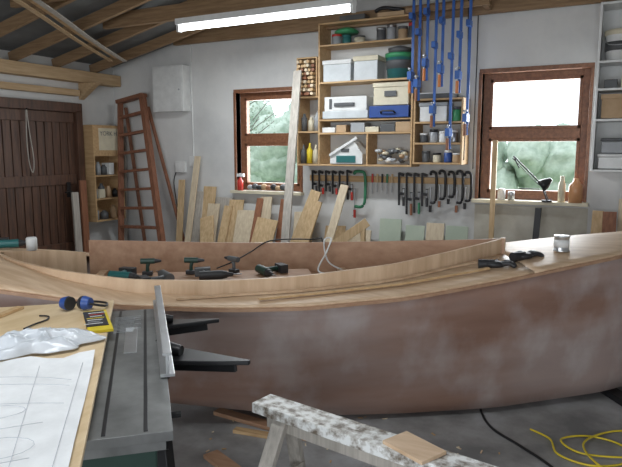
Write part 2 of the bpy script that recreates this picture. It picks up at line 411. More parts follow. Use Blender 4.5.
def drill(name,s,t,ang,bodym,z=.862,k=1.0,batt=None):
    m=MB(); p=BP(s,t,z)
    M=Matrix.Translation(p)@Matrix.Rotation(ang,4,'Z')@Matrix.Scale(k,4)
    P=lambda x,y,zz:M@V((x,y,zz))
    m.cyl(P(-.09,0,.035),P(.07,0,.035),.032*k,bodym); m.cyl(P(.07,0,.035),P(.10,0,.035),.030*k,blackp,r2=.024*k)
    m.cyl(P(.10,0,.035),P(.14,0,.035),.020*k,blackp,r2=.012*k); m.cyl(P(.14,0,.035),P(.20,0,.035),.004,steel)
    m.tube([P(-.03,0,.03),P(-.05,.06,.03),P(-.06,.13,.03)],[.024*k,.020*k,.022*k],bodym)
    m.box(P(-.06,.165,.03),(.11*k,.06*k,.06*k),batt or blackp,rot=(0,0,ang))
    m.build(name,bevel=.003)
drill("cordless_drill",-.70,.05,.2,teal,k=.95); drill("cordless_drill",-.42,.02,2.6,dgrey,k=.95); drill("cordless_drill",-.12,.0,.7,blackp,k=.95,batt=dgrey); drill("power_screwdriver",.22,.10,-.6,greenm,k=.95)
def drill_up(name,s,t,ang,bodym,z=.862,k=1.0):
    m=MB(); p=BP(s,t,z); M=Matrix.Translation(p)@Matrix.Rotation(ang,4,'Z')@Matrix.Scale(k,4); P=lambda x,y,zz:M@V((x,y,zz))
    m.box(P(0,0,.022),(.11*k,.07*k,.042*k),blackp,rot=(0,0,ang)); m.tube([P(0,0,.04),P(.0,0,.09),P(.01,0,.13)],[.022*k,.019*k,.024*k],bodym)
    m.cyl(P(-.07,0,.155),P(.08,0,.155),.031*k,bodym); m.cyl(P(.08,0,.155),P(.15,0,.155),.026*k,blackp,r2=.012*k); m.build(name,bevel=.003)
drill_up("cordless_drill",-.56,.22,.6,greenm,k=.62); drill_up("cordless_drill",.02,.22,2.9,dgrey,k=.62); drill_up("cordless_drill",-.27,.22,.4,greenm,k=.62)
ch=MB()
for i in range(16):
    p=BP(.40+.05*i,random.uniform(-.16,.14),.813); a=random.uniform(0,3.1); dv=V((math.cos(a),math.sin(a),0))
    ch.cyl(p+V((0,0,.014)),p+dv*.07+V((0,0,.014)),.013,random.choice([dgrey,black,mahog,teal,card,grey])); ch.cyl(p+dv*.07+V((0,0,.012)),p+dv*.13+V((0,0,.008)),.005,steel)
ch.build("hand_tools")
cbm=MB(); cbm.tube(smooth([BP(.85,.30,.825),BP(.7,.32,.90),BP(.68,.42,1.04),BP(.74,.46,1.05),BP(.68,.30,.98),BP(.60,.15,.87),BP(.76,.05,.87),BP(1.0,.10,.84)],8),.006,white)
cbm.build("white_power_cable")
cbm=MB(); cbm.tube(smooth([BP(-.1,.30,.88),BP(.02,.34,.92),BP(.15,.45,.97),BP(.3,.53,1.035),BP(.6,.48,1.045),BP(.7,.62,1.0),BP(.7,.78,.6)],8),.005,black)
cbm.build("black_power_cable")
fd=MB(); p=BP(-1.35,.40,ZD(-1.35,.4)+.02); fd.lathe([(.035,0),(.036,.08),(.03,.09)],p,white); fd.build("plastic_cup")
drill("cordless_drill",-1.52,.46,.9,teal,ZD(-1.52,.46)+.02,k=.9)
fd=MB(); fd.beam(BP(-2.05,-.15,ZD(-2.0,0)+.028),BP(-1.75,.40,ZD(-1.75,.4)+.03),.05,.02,benchply); fd.build("deck_batten")

# ---------------------------------------------------------------- PLYWOOD BENCH + SAW
Bc=V((-2.24,2.17,0)); e2=V((-.678,.735,0)); e1=V((.735,.678,0))
def BE(a,b,z): q=Bc+e1*a+e2*b; return V((q.x,q.y,z))
angB=math.atan2(e1.y,e1.x); RB=Matrix.Rotation(angB,4,'Z')
bn=MB()
bn.box(BE(-.65,-1.05,.941),(1.3,2.1,.018),benchply,RB)
bn.box(BE(-.72,-1.10,.922),(1.25,2.0,.018),ply,RB)
for a in (-1.2,-.30):
    bn.beam(BE(a,-2.0,.885),BE(a,-.08,.885),.05,.055,greyw)
    for b_ in (-1.9,-.15):
        bn.beam(BE(a,b_,0),BE(a,b_,.86),.07,.07,greyw,side=e1)
for b_ in (-1.9,-.15): bn.beam(BE(-1.2,b_,.35),BE(-.30,b_,.35),.03,.08,greyw)
bn.build("plywood_bench",bevel=.003)
sw=bpy.data.objects.new("table_saw",None); scene.collection.objects.link(sw)
s_=MB()
s_.box(BE(.0625,-.755,.893),(.325,1.39,.03),tablem,RB)
s_.box(BE(.06,-.755,.86),(.29,1.34,.04),tablem,RB)
for a in (.035,.15): s_.box(BE(a,-.755,.909),(.012,1.36,.003),black,RB)
s_.box(BE(.092,-.55,.909),(.05,.35,.003),alu,RB)
for i in range(12): s_.beam(BE(.015,-.20-.022*i,.9105),BE(.10 if i%3 else .13,-.19-.022*i,.9105),.004,.003,alu)
s_.build("saw_table",bevel=.001,parent=sw)
s_=MB(); s_.box(BE(.05,-.78,.71),(.26,1.05,.28),greenm,RB)
s_.box(BE(.05,-.78,.55),(.22,.9,.06),dgrey,RB)
s_.box(BE(.05,-1.20,.76),(.20,.2,.16),dgrey,RB)
for a,b_ in ((-.07,-1.25),(.17,-1.25),(-.07,-.3),(.17,-.3)): 
    s_.beam(BE(a,b_,0.01),BE(a*.9+.01,b_*.95-.03,.58),.05,.05,greenm,side=e1)
s_.beam(BE(-.07,-1.25,.2),BE(.17,-1.25,.2),.03,.03,greenm); s_.beam(BE(.17,-1.25,.2),BE(.17,-.3,.2),.03,.03,greenm)
s_.cyl(BE(.18,-1.0,.70),BE(.22,-1.0,.70),.07,black,n=20); s_.cyl(BE(.22,-.97,.74),BE(.27,-.97,.74),.012,black)
s_.build("saw_body",bevel=.006,parent=sw)
s_=MB()
p0=BE(.226,-1.04,0);p1=BE(.215,.06,0)
for z,w_,h_ in ((.918,.05,.012),(.955,.012,.08),(.995,.032,.010)):
    s_.beam((p0.x,p0.y,z),(p1.x,p1.y,z),w_,h_,alu)
s_.build("rip_fence",bevel=.002,parent=sw)
s_=MB()
for (p,q,k) in ((V((-1.70,1.88,.83)),V((-1.29,1.96,.84)),1.15),(V((-2.03,2.20,.83)),V((-1.76,2.40,.84)),.85)):
    d=(q-p).normalized(); n_=V((-d.y,d.x,0)); L_=(q-p).length
    pts=[p-n_*.07*k,p+d*L_*.25-n_*.065*k,p+d*L_*.7-n_*.035*k,q-n_*.010,q+n_*.010,p+d*L_*.7+n_*.035*k,p+d*L_*.25+n_*.075*k,p+n_*.085*k]
    s_.prism(pts,(0,0,.018),black)
    s_.beam(p+V((0,0,-.03)),q-d*.06+V((0,0,-.01)),.02,.05,black)
    s_.cyl(p+V((0,0,-.09))-d*.01,p+V((0,0,.05))-d*.01,.05*k,black); s_.cyl(p+V((0,0,.045)),p+d*.11+V((0,0,.035)),.035*k,black,r2=.02*k)
s_.beam((-1.70,1.88,.80),(-1.86,1.82,.80),.05,.06,black); s_.beam((-2.03,2.20,.80),(-2.10,2.12,.80),.05,.06,black)
s_.beam((-1.72,1.86,.82),(-1.60,1.78,.35),.09,.05,black); s_.beam((-1.60,1.78,.38),(-1.58,1.70,.01),.06,.05,black)
s_.build("outrigger_arms",bevel=.004,parent=sw)

TOP=.951
pp=MB(); vs=[];fs=[];NX,NY=14,18
for i in range(NX+1):
    for j in range(NY+1):
        a=-.78+.755*i/NX; b_=-1.95+1.08*j/NY
        vs.append(BE(a,b_,TOP+.004+.006*math.sin(a*9+b_*5)**2+.02*max(0,(j-NY+2)/2)*math.sin(i*.8)**2))
for i in range(NX):
    for j in range(NY): fs.append((i*(NY+1)+j,(i+1)*(NY+1)+j,(i+1)*(NY+1)+j+1,i*(NY+1)+j+1))
pp.poly(vs,fs,paper,True); 
inkm=plain("pencil_ink",(.48,.50,.56),rough=.8)
def ink(pts):
    pp.tube([BE(a,b_,TOP+.0125) for a,b_ in pts],.0007,inkm,n=5)
for k_,q_ in ((-1.02,.9),(-1.09,.7),(-1.25,.5)): ink([(a,k_-q_*((a+.4))**2) for a in np.linspace(-.72,-.08,16)])
ink([(-.70,-1.5),(-.12,-1.42)]); ink([(-.70,-1.7),(-.12,-1.62)]); ink([(-.35,-.95),(-.30,-1.8)]); ink([(-.2,-.95),(-.15,-1.8)]); ink([(-.06,-.92),(-.06,-1.85)])
ink([(-.30+.12*math.cos(x),-1.32+.05*math.sin(x)) for x in np.linspace(0,6.28,20)])
ink([(-.22+.10*math.cos(x),-1.55+.06*math.sin(x)) for x in np.linspace(0,6.28,20)])
pp.build("boat_plan_drawing")
bagm=mat("milky_polythene",(.76,.79,.83),(.64,.68,.73),scale=10,rough=.2,alpha=.76)
bg=MB(); vs=[];fs=[];NA,NR=80,36
for r_i in range(NR+1):
    for a_i in range(NA):
        th=2*math.pi*a_i/NA; ro=r_i/NR
        R_=.175*(1+.20*math.sin(2*th+.6)+.12*math.sin(5*th)+.06*math.sin(9*th+1))
        x=math.cos(th)*R_*ro*1.1; y=math.sin(th)*R_*ro*.78
        ex=x+.03*mnoise.noise(V((x*9,y*9,5.0))); ey=y+.03*mnoise.noise(V((x*9,y*9,9.0)))
        rg=math.sqrt(.012+mnoise.noise(V((ex*11,ey*17,2.1)))**2)*.9+math.sqrt(.01+mnoise.noise(V((ex*24,ey*32,7.3)))**2)*.35
        env=(1-ro**3)*(.75+.35*mnoise.noise(V((x*6,y*6,1.0))))
        z=.010+env*(.055+.10*(.42-rg)) 
        vs.append(BE(-.24+x,-.70+y,TOP+max(.004,z)))
for r_i in range(NR):
    for a_i in range(NA):
        b2=(a_i+1)%NA; fs.append((r_i*NA+a_i,r_i*NA+b2,(r_i+1)*NA+b2,(r_i+1)*NA+a_i))
bg.poly(vs,fs,bagm,True); bg.build("plastic_bag",solid=.0012)
bg=MB(); q=BE(-.50,-.82,TOP+.03); bg.cyl(q,q+V((-.02,-.008,.03)),.018,red,n=16); bg.lathe([(.03,0),(.03,.02),(.016,.035)],BE(-.50,-.82,TOP+.003),white); bg.build("glue_bottle_cap")
er=MB(); q=BE(-.16,-.16,TOP+.035)
for sg in (-1,1):
    cc=q+V((sg*.042,sg*.02,0)); er.cyl(cc-V((.012*sg,0,0)),cc+V((.02*sg,.008*sg,0)),.034,dblue,r2=.026,n=18)
    er.cyl(cc-V((.026*sg,0,0)),cc-V((.012*sg,0,0)),.032,blackp,n=18)
er.tube(smooth([q+V((-.06,-.02,.0)),q+V((-.09,.04,-.02)),q+V((-.04,.11,-.022)),q+V((.05,.13,-.022)),q+V((.10,.08,-.02)),q+V((.06,.02,0))],6),.006,black)
er.build("ear_defenders")
er=MB(); er.tube(smooth([BE(-.34,-.44,TOP+.006),BE(-.31,-.38,TOP+.006),BE(-.27,-.32,TOP+.006),BE(-.27,-.26,TOP+.006),BE(-.31,-.24,TOP+.006)],6),.004,black); er.build("coiled_lead")
pk=MB(); RP=Matrix.Rotation(angB+.15,4,'Z')
pk.box(BE(-.05,-.40,TOP+.006),(.10,.33,.012),yellow,RP); pk.box(BE(-.06,-.38,TOP+.0135),(.09,.25,.003),blackp,RP)
for i in range(7): pk.box(BE(-.06,-.29-.03*i,TOP+.0155),(.075-.012*(i%3),.008,.001),[white,red,white,yellow,white,grey,white][i],RP)
pk.build("sandpaper_packet",bevel=.001)
of=MB(); of.beam(BE(-.78,-.80,TOP+.007),BE(-.42,-.06,TOP+.007),.035,.012,pineX); of.beam(BE(-.88,-.75,TOP+.007),BE(-.66,-.02,TOP+.007),.06,.012,ply); of.build("timber_offcuts")

# ---------------------------------------------------------------- SAWHORSE
spl=mat("paint_splashed_plank",(.15,.12,.09),(.76,.77,.76),scale=22,stretch=(1,1.3,1),rough=.35,detail=9,lo=.38,hi=.58,c3=(.46,.44,.41))
sh=MB(); A=V((-1.37,2.17,.60)); Bq=V((-.22,1.97,.60)); dd=(Bq-A).normalized(); nn=V((-dd.y,dd.x,0))
sh.beam(A-V((0,0,.02)),Bq-V((0,0,.02)),.125,.045,spl)
sh.beam(A+dd*.05-V((0,0,.075)),Bq-dd*.05-V((0,0,.075)),.045,.07,greyw)
for f in (.14,1.03):
    c_=A+dd*f
    for sg in (-1,1):
        sh.beam(c_+nn*sg*.03-V((0,0,.05)),c_+nn*sg*.22+dd*(-.07 if f<.5 else .07)-V((0,0,.598)),.07,.03,greyw,side=dd)
    sh.beam(c_-nn*.12-V((0,0,.33)),c_+nn*.12-V((0,0,.33)),.02,.06,greyw)
sh.build("sawhorse",bevel=.003)
o_=MB(); q=A+dd*.76; o_.box((q.x,q.y-.005,.610),(.20,.13,.014),ply,(0,0,-.45)); o_.build("plywood_offcut",bevel=.002)

# ---------------------------------------------------------------- floor items
c_=MB(); c_.tube(smooth([(-.40,3.70,.01),(-.28,3.62,.01),(-.22,3.45,.01),(-.05,3.40,.01),(.12,3.52,.012),(.10,3.72,.012),(-.08,3.76,.012),(-.22,3.62,.02),(-.10,3.50,.02),(.15,3.58,.02),(.30,3.75,.012),(.25,3.95,.01),(.05,3.9,.01),(-.1,3.6,.028),(.05,3.35,.02),(.35,3.4,.01),(.7,3.5,.01)],8),.006,yellow); c_.build("yellow_extension_cable")
c_=MB(); c_.tube(smooth([(-.85,4.3,.01),(-.74,3.88,.01),(-.62,3.62,.01),(-.42,3.45,.01),(-.25,3.30,.01),(.0,3.0,.01)],8),.008,black); c_.build("rubber_cable")
c_=MB(); c_.beam((-2.25,3.02,.015),(-1.55,2.98,.015),.07,.025,plyin); c_.beam((-2.0,2.86,.012),(-1.72,2.9,.012),.05,.02,pineX); c_.build("floor_offcuts")
c_=MB(); c_.beam((-1.95,2.55,.015),(-1.35,2.30,.015),.09,.022,plyin); c_.build("floor_plank")
c_=MB()
for i in range(60):
    x=random.uniform(-2.2,-.45); y=random.uniform(2.4,3.5); a=random.uniform(0,3); L_=random.uniform(.01,.035)
    c_.beam((x,y,.004),(x+math.cos(a)*L_,y+math.sin(a)*L_,.006),.008,.004,random.choice([ply,pineX,pineY2]))
c_.build("wood_shavings")

# ---------------------------------------------------------------- LADDER
ld=MB(); Lt=V((-6.33,6.42,2.36));Rt=V((-5.92,6.42,2.44));Lb=V((-5.98,5.95,0.0));Rb=V((-5.18,5.95,0.0))
ld.beam(Lb,Lt,.035,.085,ladm,side=(1,0,0)); ld.beam(Rb,Rt,.065,.085,ladm,side=(1,0,0))
for i in range(9):
    f=.07+.105*i; a=Lb.lerp(Lt,f);b2=Rb.lerp(Rt,f); ld.beam(a,b2,.09,.035,ladm)
ld.beam(Lt+V((-.03,0,.01)),Rt+V((.03,0,.01)),.13,.05,ladm)
for a,b2 in ((Lb,Lt),(Rb,Rt)): ld.beam(V((a.x*.995,6.45,0.0)),V((b2.x,6.52,2.3)),.025,.05,ladm,side=(1,0,0))
ld.build("stepladder",bevel=.003)

# ---------------------------------------------------------------- corner cabinet
cx0,cx1=XL+.005,-6.36; cy0,cy1=5.92,6.46; cz0,cz1=.72,2.04
cc=MB()
cc.bb((cx0,cy0,cz0),(cx1,cy0+.02,cz1),pineX); cc.bb((cx0,cy1-.02,cz0),(cx1,cy1,cz1),pineX)
for z in (cz0,1.02,1.34,1.62,cz1-.02): cc.bb((cx0,cy0+.02,z),(cx1,cy1-.02,z+.02),pineX)
cc.bb((cx0,cy0+.02,cz0),(cx0+.01,cy1-.02,cz1),pineX)
cc.bb((cx1-.015,cy0+.02,1.64),(cx1,cy1-.02,cz1-.02),pineX)
cc.bb((cx1,cy0+.10,1.70),(cx1+.003,cy1-.04,2.0),cream)
t_=bpy.data.curves.new("stencilled_text",'FONT'); t_.body="YORK H"; t_.size=.085; t_.extrude=.0006; t_.materials.append(dgrey)
cab=cc.build("storage_cabinet",bevel=.003)
to=bpy.data.objects.new("stencilled_text",t_); scene.collection.objects.link(to); to.rotation_euler=(math.pi/2,0,math.pi/2); to.location=(cx1+.005,6.04,1.90); to.parent=cab
ci=MB()
for i,(y,z,r_,h_,m_) in enumerate(((5.99,1.36,.035,.16,blackp),(6.08,1.36,.035,.18,grey),(6.18,1.36,.045,.14,dgrey),(6.32,1.36,.04,.12,card),(6.0,1.04,.045,.14,grey),(6.12,1.04,.045,.2,dgrey),(6.25,1.04,.04,.16,card),(6.37,1.04,.04,.12,black),(6.0,.74,.045,.16,grey),(6.15,.74,.06,.12,dgrey),(6.33,.74,.05,.18,card))):
    ci.lathe([(r_,0),(r_,h_*.75),(r_*.5,h_*.88),(r_*.5,h_)],(-6.46,y,z),m_,n=12)
ci.box((-6.45,6.25,1.445),(.14,.09,.16),white); ci.box((-6.45,6.06,1.105),(.14,.10,.12),cream)
ci.build("cabinet_containers",parent=cab)
ext=MB(); ext.beam((-6.52,6.52,0),(-6.50,6.57,2.12),.05,.03,greyw,side=(1,0,0)); ext.beam((-6.45,6.50,0),(-6.44,6.56,1.8),.08,.02,greyw,side=(1,0,0)); ext.build("corner_boards")
lw=MB(); lw.beam((-6.38,5.74,0),(-6.42,5.76,1.3),.10,.03,mahog,side=(0,1,0)); lw.beam((-6.36,5.60,0),(-6.42,5.62,1.15),.10,.025,greyw,side=(0,1,0)); lw.build("leaning_offcuts")

e=MB(); e.bb((-5.76,YB-.15,2.22),(-5.24,YB,2.82),white); e.bb((-5.74,YB-.157,2.24),(-5.26,YB-.15,2.80),white); e.cyl((-5.30,YB-.165,2.5),(-5.30,YB-.15,2.5),.012,grey); e.build("meter_box",bevel=.006)
e=MB(); e.tube([(-5.20,YB-.012,3.1),(-5.20,YB-.012,1.62)],.010,white); e.bb((-5.27,YB-.02,1.48),(-5.13,YB,1.62),white); e.bb((-5.50,YB-.04,1.40),(-5.34,YB,1.55),white)
e.tube(smooth([(-5.5,YB-.015,1.42),(-5.55,YB-.02,1.25),(-5.5,YB-.015,.9)],5),.006,black); e.build("conduit_and_sockets",bevel=.002)

# ---------------------------------------------------------------- SHELVES
YS=6.30
def items_jar(mb,x,y,z,r,h,m,lid=None):
    z+=.001
    mb.lathe([(r*.95,0),(r,.01),(r,h*.82),(r*.9,h*.84)],(x,y,z),m,n=18)
    mb.lathe([(r*1.06,h*.80),(r*1.06,h),(r*.9,h*1.01)],(x,y,z),lid or m,n=18)
def items_box(mb,x0,x1,z,h,m,lid=None,y0=None,y1=None):
    z+=.001
    y0=y0 or YS+.02; y1=y1 or YB-.03
    mb.prism([(x0+.01,y0+.01,z),(x1-.01,y0+.01,z),(x1-.01,y1,z),(x0+.01,y1,z)],(0,0,h*.8),m)
    mb.bb((x0,y0,z+h*.8),(x1,y1,z+h),lid or m)
sf=MB(); X0,X1=-3.16,-2.03
for x in (X0,X1-.02): sf.bb((x,YS,1.52),(x+.02,YB,3.10),pineX)
for z in (1.54,1.90,2.05,2.47,2.88): sf.bb((X0+.02,YS,z-.02),(X1-.02,YB-.005,z),pineX)
sf.bb((X0,YS,3.10),(X1,YB-.005,3.12),pineX)
sf.bb((-2.56,YS,1.54),(-2.54,YB-.005,1.88),pineX)
sf.bb((-3.44,YS,1.52),(-3.42,YB,2.32),pineX)
for z in (1.54,1.92,2.32): sf.bb((-3.42,YS,z-.02),(X0,YB-.005,z),pineX)
sf.build("tool_shelving",bevel=.003)
cr=MB(); cr.bb((-3.44,YS,2.321),(-3.425,YB-.01,2.76),pineX); cr.bb((-3.19,YS,2.321),(-3.175,YB-.01,2.76),pineX); cr.bb((-3.425,YS,2.745),(-3.19,YB-.01,2.76),pineX)
for i in range(5):
    for j in range(9): cr.cyl((-3.40+.045*i,YS-.02-random.uniform(0,.05),2.345+.045*j),(-3.40+.045*i,YB-.03,2.345+.045*j),.019,random.choice([pineX,pineY2,pineZ,mahog]),n=8)
cr.build("crate_of_offcuts")
it=MB()
items_jar(it,-2.98,6.42,2.88,.055,.12,grey,red); items_jar(it,-2.85,6.40,2.88,.05,.10,teal); items_jar(it,-2.70,6.42,2.88,.06,.08,cream,dgrey)
it.lathe([(.13,0),(.14,.02),(.10,.05),(.03,.07)],(-2.86,6.42,3.0),green,n=20)
items_jar(it,-2.45,6.43,2.88,.05,.15,dgrey,steel); items_jar(it,-2.33,6.43,2.88,.05,.17,grey,steel);items_jar(it,-2.20,6.43,2.88,.05,.14,card,dgrey); items_jar(it,-2.10,6.43,2.88,.035,.17,dgrey,red)
it.build("paint_tins")
it=MB(); it.tube(smooth([(-2.5,6.38,3.20),(-2.4,6.35,3.22),(-2.25,6.38,3.20),(-2.2,6.40,3.19),(-2.35,6.40,3.22)],6),.02,black); it.box((-2.75,6.38,3.15),(.3,.14,.05),dgrey); it.box((-2.3,6.38,3.145),(.3,.14,.04),card); it.build("shelf_top_clutter",bevel=.004)
it=MB(); items_box(it,-3.12,-2.76,2.47,.24,clear,white); items_box(it,-2.74,-2.44,2.47,.26,clear,cream); it.build("storage_boxes",bevel=.006)
it=MB(); it.lathe([(.13,0),(.15,.24),(.155,.245),(.14,.25)],(-2.23,6.43,2.471),teal,n=24); it.lathe([(.158,.22),(.16,.265),(.14,.27)],(-2.23,6.43,2.471),green,n=24); it.lathe([(.1455,.10),(.150,.18),(.1505,.19)],(-2.23,6.43,2.471),dgrey,n=24); it.lathe([(.12,0),(.13,.05),(.02,.08)],(-2.23,6.43,2.743),dgrey,n=20); it.build("paint_bucket")
it=MB(); it.bb((-3.08,YS+.0,2.14),(-2.56,YB-.06,2.30),white); it.bb((-3.10,YS-.01,2.055),(-2.54,YB-.05,2.14),clear); it.bb((-2.95,YS-.025,2.19),(-2.70,YS,2.23),dgrey); it.bb((-3.02,YS-.004,2.16),(-2.98,YS+.01,2.28),dgrey); it.build("tool_case",bevel=.012)
it=MB(); items_box(it,-2.50,-2.08,2.19,.24,cream,cream); it.bb((-2.36,YS+.01,2.28),(-2.22,YS+.02,2.34),dgrey); it.build("parts_box",bevel=.008)
it=MB(); it.bb((-2.52,YS-.02,2.055),(-2.07,YB-.08,2.18),dblue); it.tube(smooth([(-2.38,YS-.02,2.10),(-2.36,YS-.06,2.12),(-2.24,YS-.06,2.12),(-2.22,YS-.02,2.10)],5),.01,blackp); it.build("drill_case",bevel=.012)
it=MB()
for i,(m_,w_) in enumerate(((white,.16),(card,.12),(grey,.2),(cream,.16),(dgrey,.2),(card,.17))):
    x=-3.12+.178*i; it.bb((x,YS+.03,1.902),(x+min(w_,.17),YB-.08,1.90+.06+.025*(i%3)),m_)
it.build("small_cartons",bevel=.004)
it=MB(); it.prism([(-3.00,YS-.01,1.545),(-2.60,YS-.01,1.545),(-2.60,YS-.01,1.66),(-2.70,YS-.01,1.80),(-2.92,YS-.01,1.72),(-3.0,YS-.01,1.64)],(0,.2,0),white)
it.beam((-3.0,YS-.02,1.64),(-2.66,YS-.02,1.84),.03,.03,white); it.bb((-2.92,YS-.02,1.56),(-2.68,YS-.01,1.64),teal); it.bb((-2.86,YS-.02,1.68),(-2.76,YS-.01,1.72),dgrey); it.build("sanding_caddy",bevel=.006)
it=MB(); 
for i in range(26):
    x=random.uniform(-2.48,-2.12); r_=random.uniform(.025,.045); lump(it,(x,random.uniform(YS+.05,YB-.1),1.59+random.uniform(0,.11)),r_,random.choice([cream,grey,white,card,dgrey,clear]),n=8,L=5,sc=(1.3,1,random.uniform(.5,.9)),rz=random.uniform(0,3))
it.build("rag_and_tape_pile")
it=MB()
for x,h_,m_,l_ in ((-3.38,.22,dgrey,white),(-3.30,.24,yellow,white),(-3.22,.22,cream,orange)): it.lathe([(.035,0),(.035,h_*.65),(.014,h_*.78),(.012,h_)],(x,YS+.06,1.545),m_,n=14)
for x,h_,m_ in ((-3.38,.2,dgrey),(-3.29,.16,cream),(-3.21,.22,grey)): it.lathe([(.035,0),(.035,h_*.75),(.018,h_*.82),(.016,h_)],(x,YS+.08,1.925),m_,n=14)
it.build("squeeze_bottles")
s2=MB(); A0,A1=-2.02,-1.49
for x in (A0,A1-.02): s2.bb((x,YS,1.55),(x+.02,YB,2.24),pineX)
for z in (1.57,1.78,2.0,2.24): s2.bb((A0+.02,YS,z-.02),(A1-.02,YB-.005,z),pineX)
s2.build("small_shelf_unit",bevel=.003)
it=MB(); items_box(it,-1.97,-1.66,2.0,.20,white,grey); it.build("filler_tub",bevel=.008)
it=MB(); items_box(it,-1.98,-1.60,2.241,.06,dgrey,white); it.build("carton",bevel=.004)
it=MB()
for x,z,m_,h_ in ((-1.93,1.78,dgrey,.1),(-1.82,1.78,grey,.14),(-1.72,1.78,white,.12),(-1.6,1.78,steel,.13),(-1.9,1.57,dgrey,.12),(-1.78,1.57,cream,.1),(-1.66,1.57,dblue,.13),(-1.57,1.57,card,.1),(-1.58,2.0,green,.15)): items_jar(it,x,6.40,z,.042,h_,m_,random.choice([white,black,dgrey]))
it.build("screw_jars")
s3=MB(); R0,R1=-.27,.75
for x in (R0,R1): s3.bb((x,YS,1.50),(x+.022,YB,3.04),white)
for z in (1.52,1.99,2.27,2.52,3.04): s3.bb((R0+.022,YS,z-.022),(R1,YB-.005,z),white)
s3.build("white_shelving",bevel=.003)
it=MB(); it.lathe([(.11,0),(.13,.25),(.135,.26),(.12,.27)],(-.09,6.44,2.521),white,n=24); it.lathe([(.137,.23),(.138,.275),(.12,.28)],(-.09,6.44,2.521),cream,n=24); it.lathe([(.1235,.09),(.1275,.17)],(-.09,6.44,2.521),dgrey,n=24); it.tube(smooth([(-.22,6.42,2.74),(-.18,6.30,2.66),(-.02,6.29,2.66),(.03,6.42,2.74)],6),.004,steel); it.build("plaster_tub")
it=MB(); items_box(it,-.22,.12,1.995,.22,card); it.build("cardboard_box",bevel=.003)
it=MB(); items_box(it,-.22,.2,1.525,.14,white,white); items_box(it,-.20,.18,1.67,.14,grey,dgrey); it.build("lidded_crate",bevel=.01)
it=MB(); 
for i in range(6): it.bb((-.2+.14*i,YS+.05,2.272),(-.09+.14*i,YB-.06,2.272+.08+.03*(i%2)),[dgrey,cream,red,dgrey,white,dblue][i])
it.build("fixings_boxes",bevel=.004)
it=MB()
items_jar(it,.25,6.42,2.52,.09,.2,cream,white); items_jar(it,.48,6.42,2.52,.1,.22,white,dblue); items_jar(it,.4,6.42,1.995,.1,.2,grey,black); items_jar(it,.5,6.42,1.525,.1,.2,white,green)
it.build("paint_cans")

# ---------------------------------------------------------------- bar clamps (blue)
YC=6.17
rl=MB(); rl.beam((-2.10,6.22,3.13),(-1.25,6.22,3.13),.05,.05,raft); rl.beam((-2.0,6.22,3.13),(-2.0,6.46,3.13),.05,.05,raft); rl.beam((-1.3,6.22,3.13),(-1.3,6.46,3.13),.05,.05,raft); rl.build("clamp_rail_beam",bevel=.003)
for i,(x,zb) in enumerate(((-2.00,2.30),(-1.93,2.22),(-1.85,2.42),(-1.76,1.95),(-1.69,2.35),(-1.59,1.72),(-1.51,2.28),(-1.42,1.86))):
    m=MB(); m.beam((x,YC,zb),(x,YC,3.40),.028,.014,blue,side=(1,0,0))
    zh=[3.02,2.86,3.05,2.72,2.95,2.6,2.8,2.9][i]
    m.bb((x-.020,YC-.10,zh),(x+.020,YC+.015,zh+.06),blue); m.bb((x-.022,YC-.11,zb+.12),(x+.022,YC+.015,zb+.20),blue)
    m.cyl((x,YC-.085,zb+.22),(x,YC-.085,zb-.02),.008,steel); m.cyl((x,YC-.085,zb-.02),(x,YC-.085,zb+.10),.016,mahog if i%2 else orange,n=10); m.cyl((x,YC-.085,zb+.22),(x,YC-.085,zb+.235),.022,steel)
    m.bb((x-.016,YC-.012,zb-.01),(x+.016,YC+.012,zb+.015),blue)
    m.build("bar_clamp",bevel=.002)
# ---------------------------------------------------------------- G clamps and hand tools on rack
rl=MB(); rl.bb((-3.40,YB-.05,1.33),(-1.44,YB,1.40),pineX); rl.build("clamp_rack",bevel=.003)
def gclamp(x,z,h,w,m_=black,th=.014,hand=None):
    m=MB(); y=YB-.09
    pts=[(x,y,z),(x,y-.01,z+.03),(x+w*.6,y-.01,z+.035),(x+w,y-.01,z-.01),(x+w,y,z-h*.55),(x+w*.7,y,z-h*.72),(x,y,z-h*.72)]
    m.tube(smooth(pts,4),th,m_,n=8)
    m.cyl((x,y,z-h*.98),(x,y,z-h*.35),.008,steel,n=8); m.cyl((x,y,z-h*.98),(x,y,z-h*.80),.016,hand or m_,n=10); m.cyl((x-.03,y,z-h*.94),(x+.03,y,z-h*.94),.005,steel,n=6)
    m.cyl((x,y,z-h*.35),(x,y,z-h*.33),.016,steel,n=10)
    m.build("g_clamp")
def fclamp(x,z,h,rot=0.0,hand=mahog,arm=.10):
    m=MB(); y=YB-.09; sgn=1 if rot>=0 else -1
    R_=lambda dx,dz:V((x+dx*math.cos(rot)-dz*math.sin(rot),y,z+dx*math.sin(rot)+dz*math.cos(rot)))
    m.beam(R_(0,.03),R_(0,-h),.024,.010,black,side=(1,0,0)); m.beam(R_(0,.02),R_(arm*sgn,.0),.022,.03,black); m.beam(R_(0,-h*.6),R_(arm*sgn,-h*.62),.022,.03,black)
    m.cyl(R_(arm*sgn*.9,-h*.45),R_(arm*sgn*.9,-h*.72),.008,steel,n=8); m.cyl(R_(arm*sgn*.9,-h*.72),R_(arm*sgn*.9,-h*1.02),.015,hand,n=10); m.cyl(R_(arm*sgn*.9,-h*.43),R_(arm*sgn*.9,-h*.45),.016,black,n=10)
    m.build("f_clamp",bevel=.002)
for i,x in enumerate((-3.34,-3.25,-3.16,-3.07,-2.98)): fclamp(x,1.43,.22+.03*(i%2),.02,red if i%2 else blackp,.055)
gclamp(-2.78,1.42,.52,.13,tgreen,.018,red); fclamp(-2.88,1.44,.32,.03,red,.06)
hg=MB()
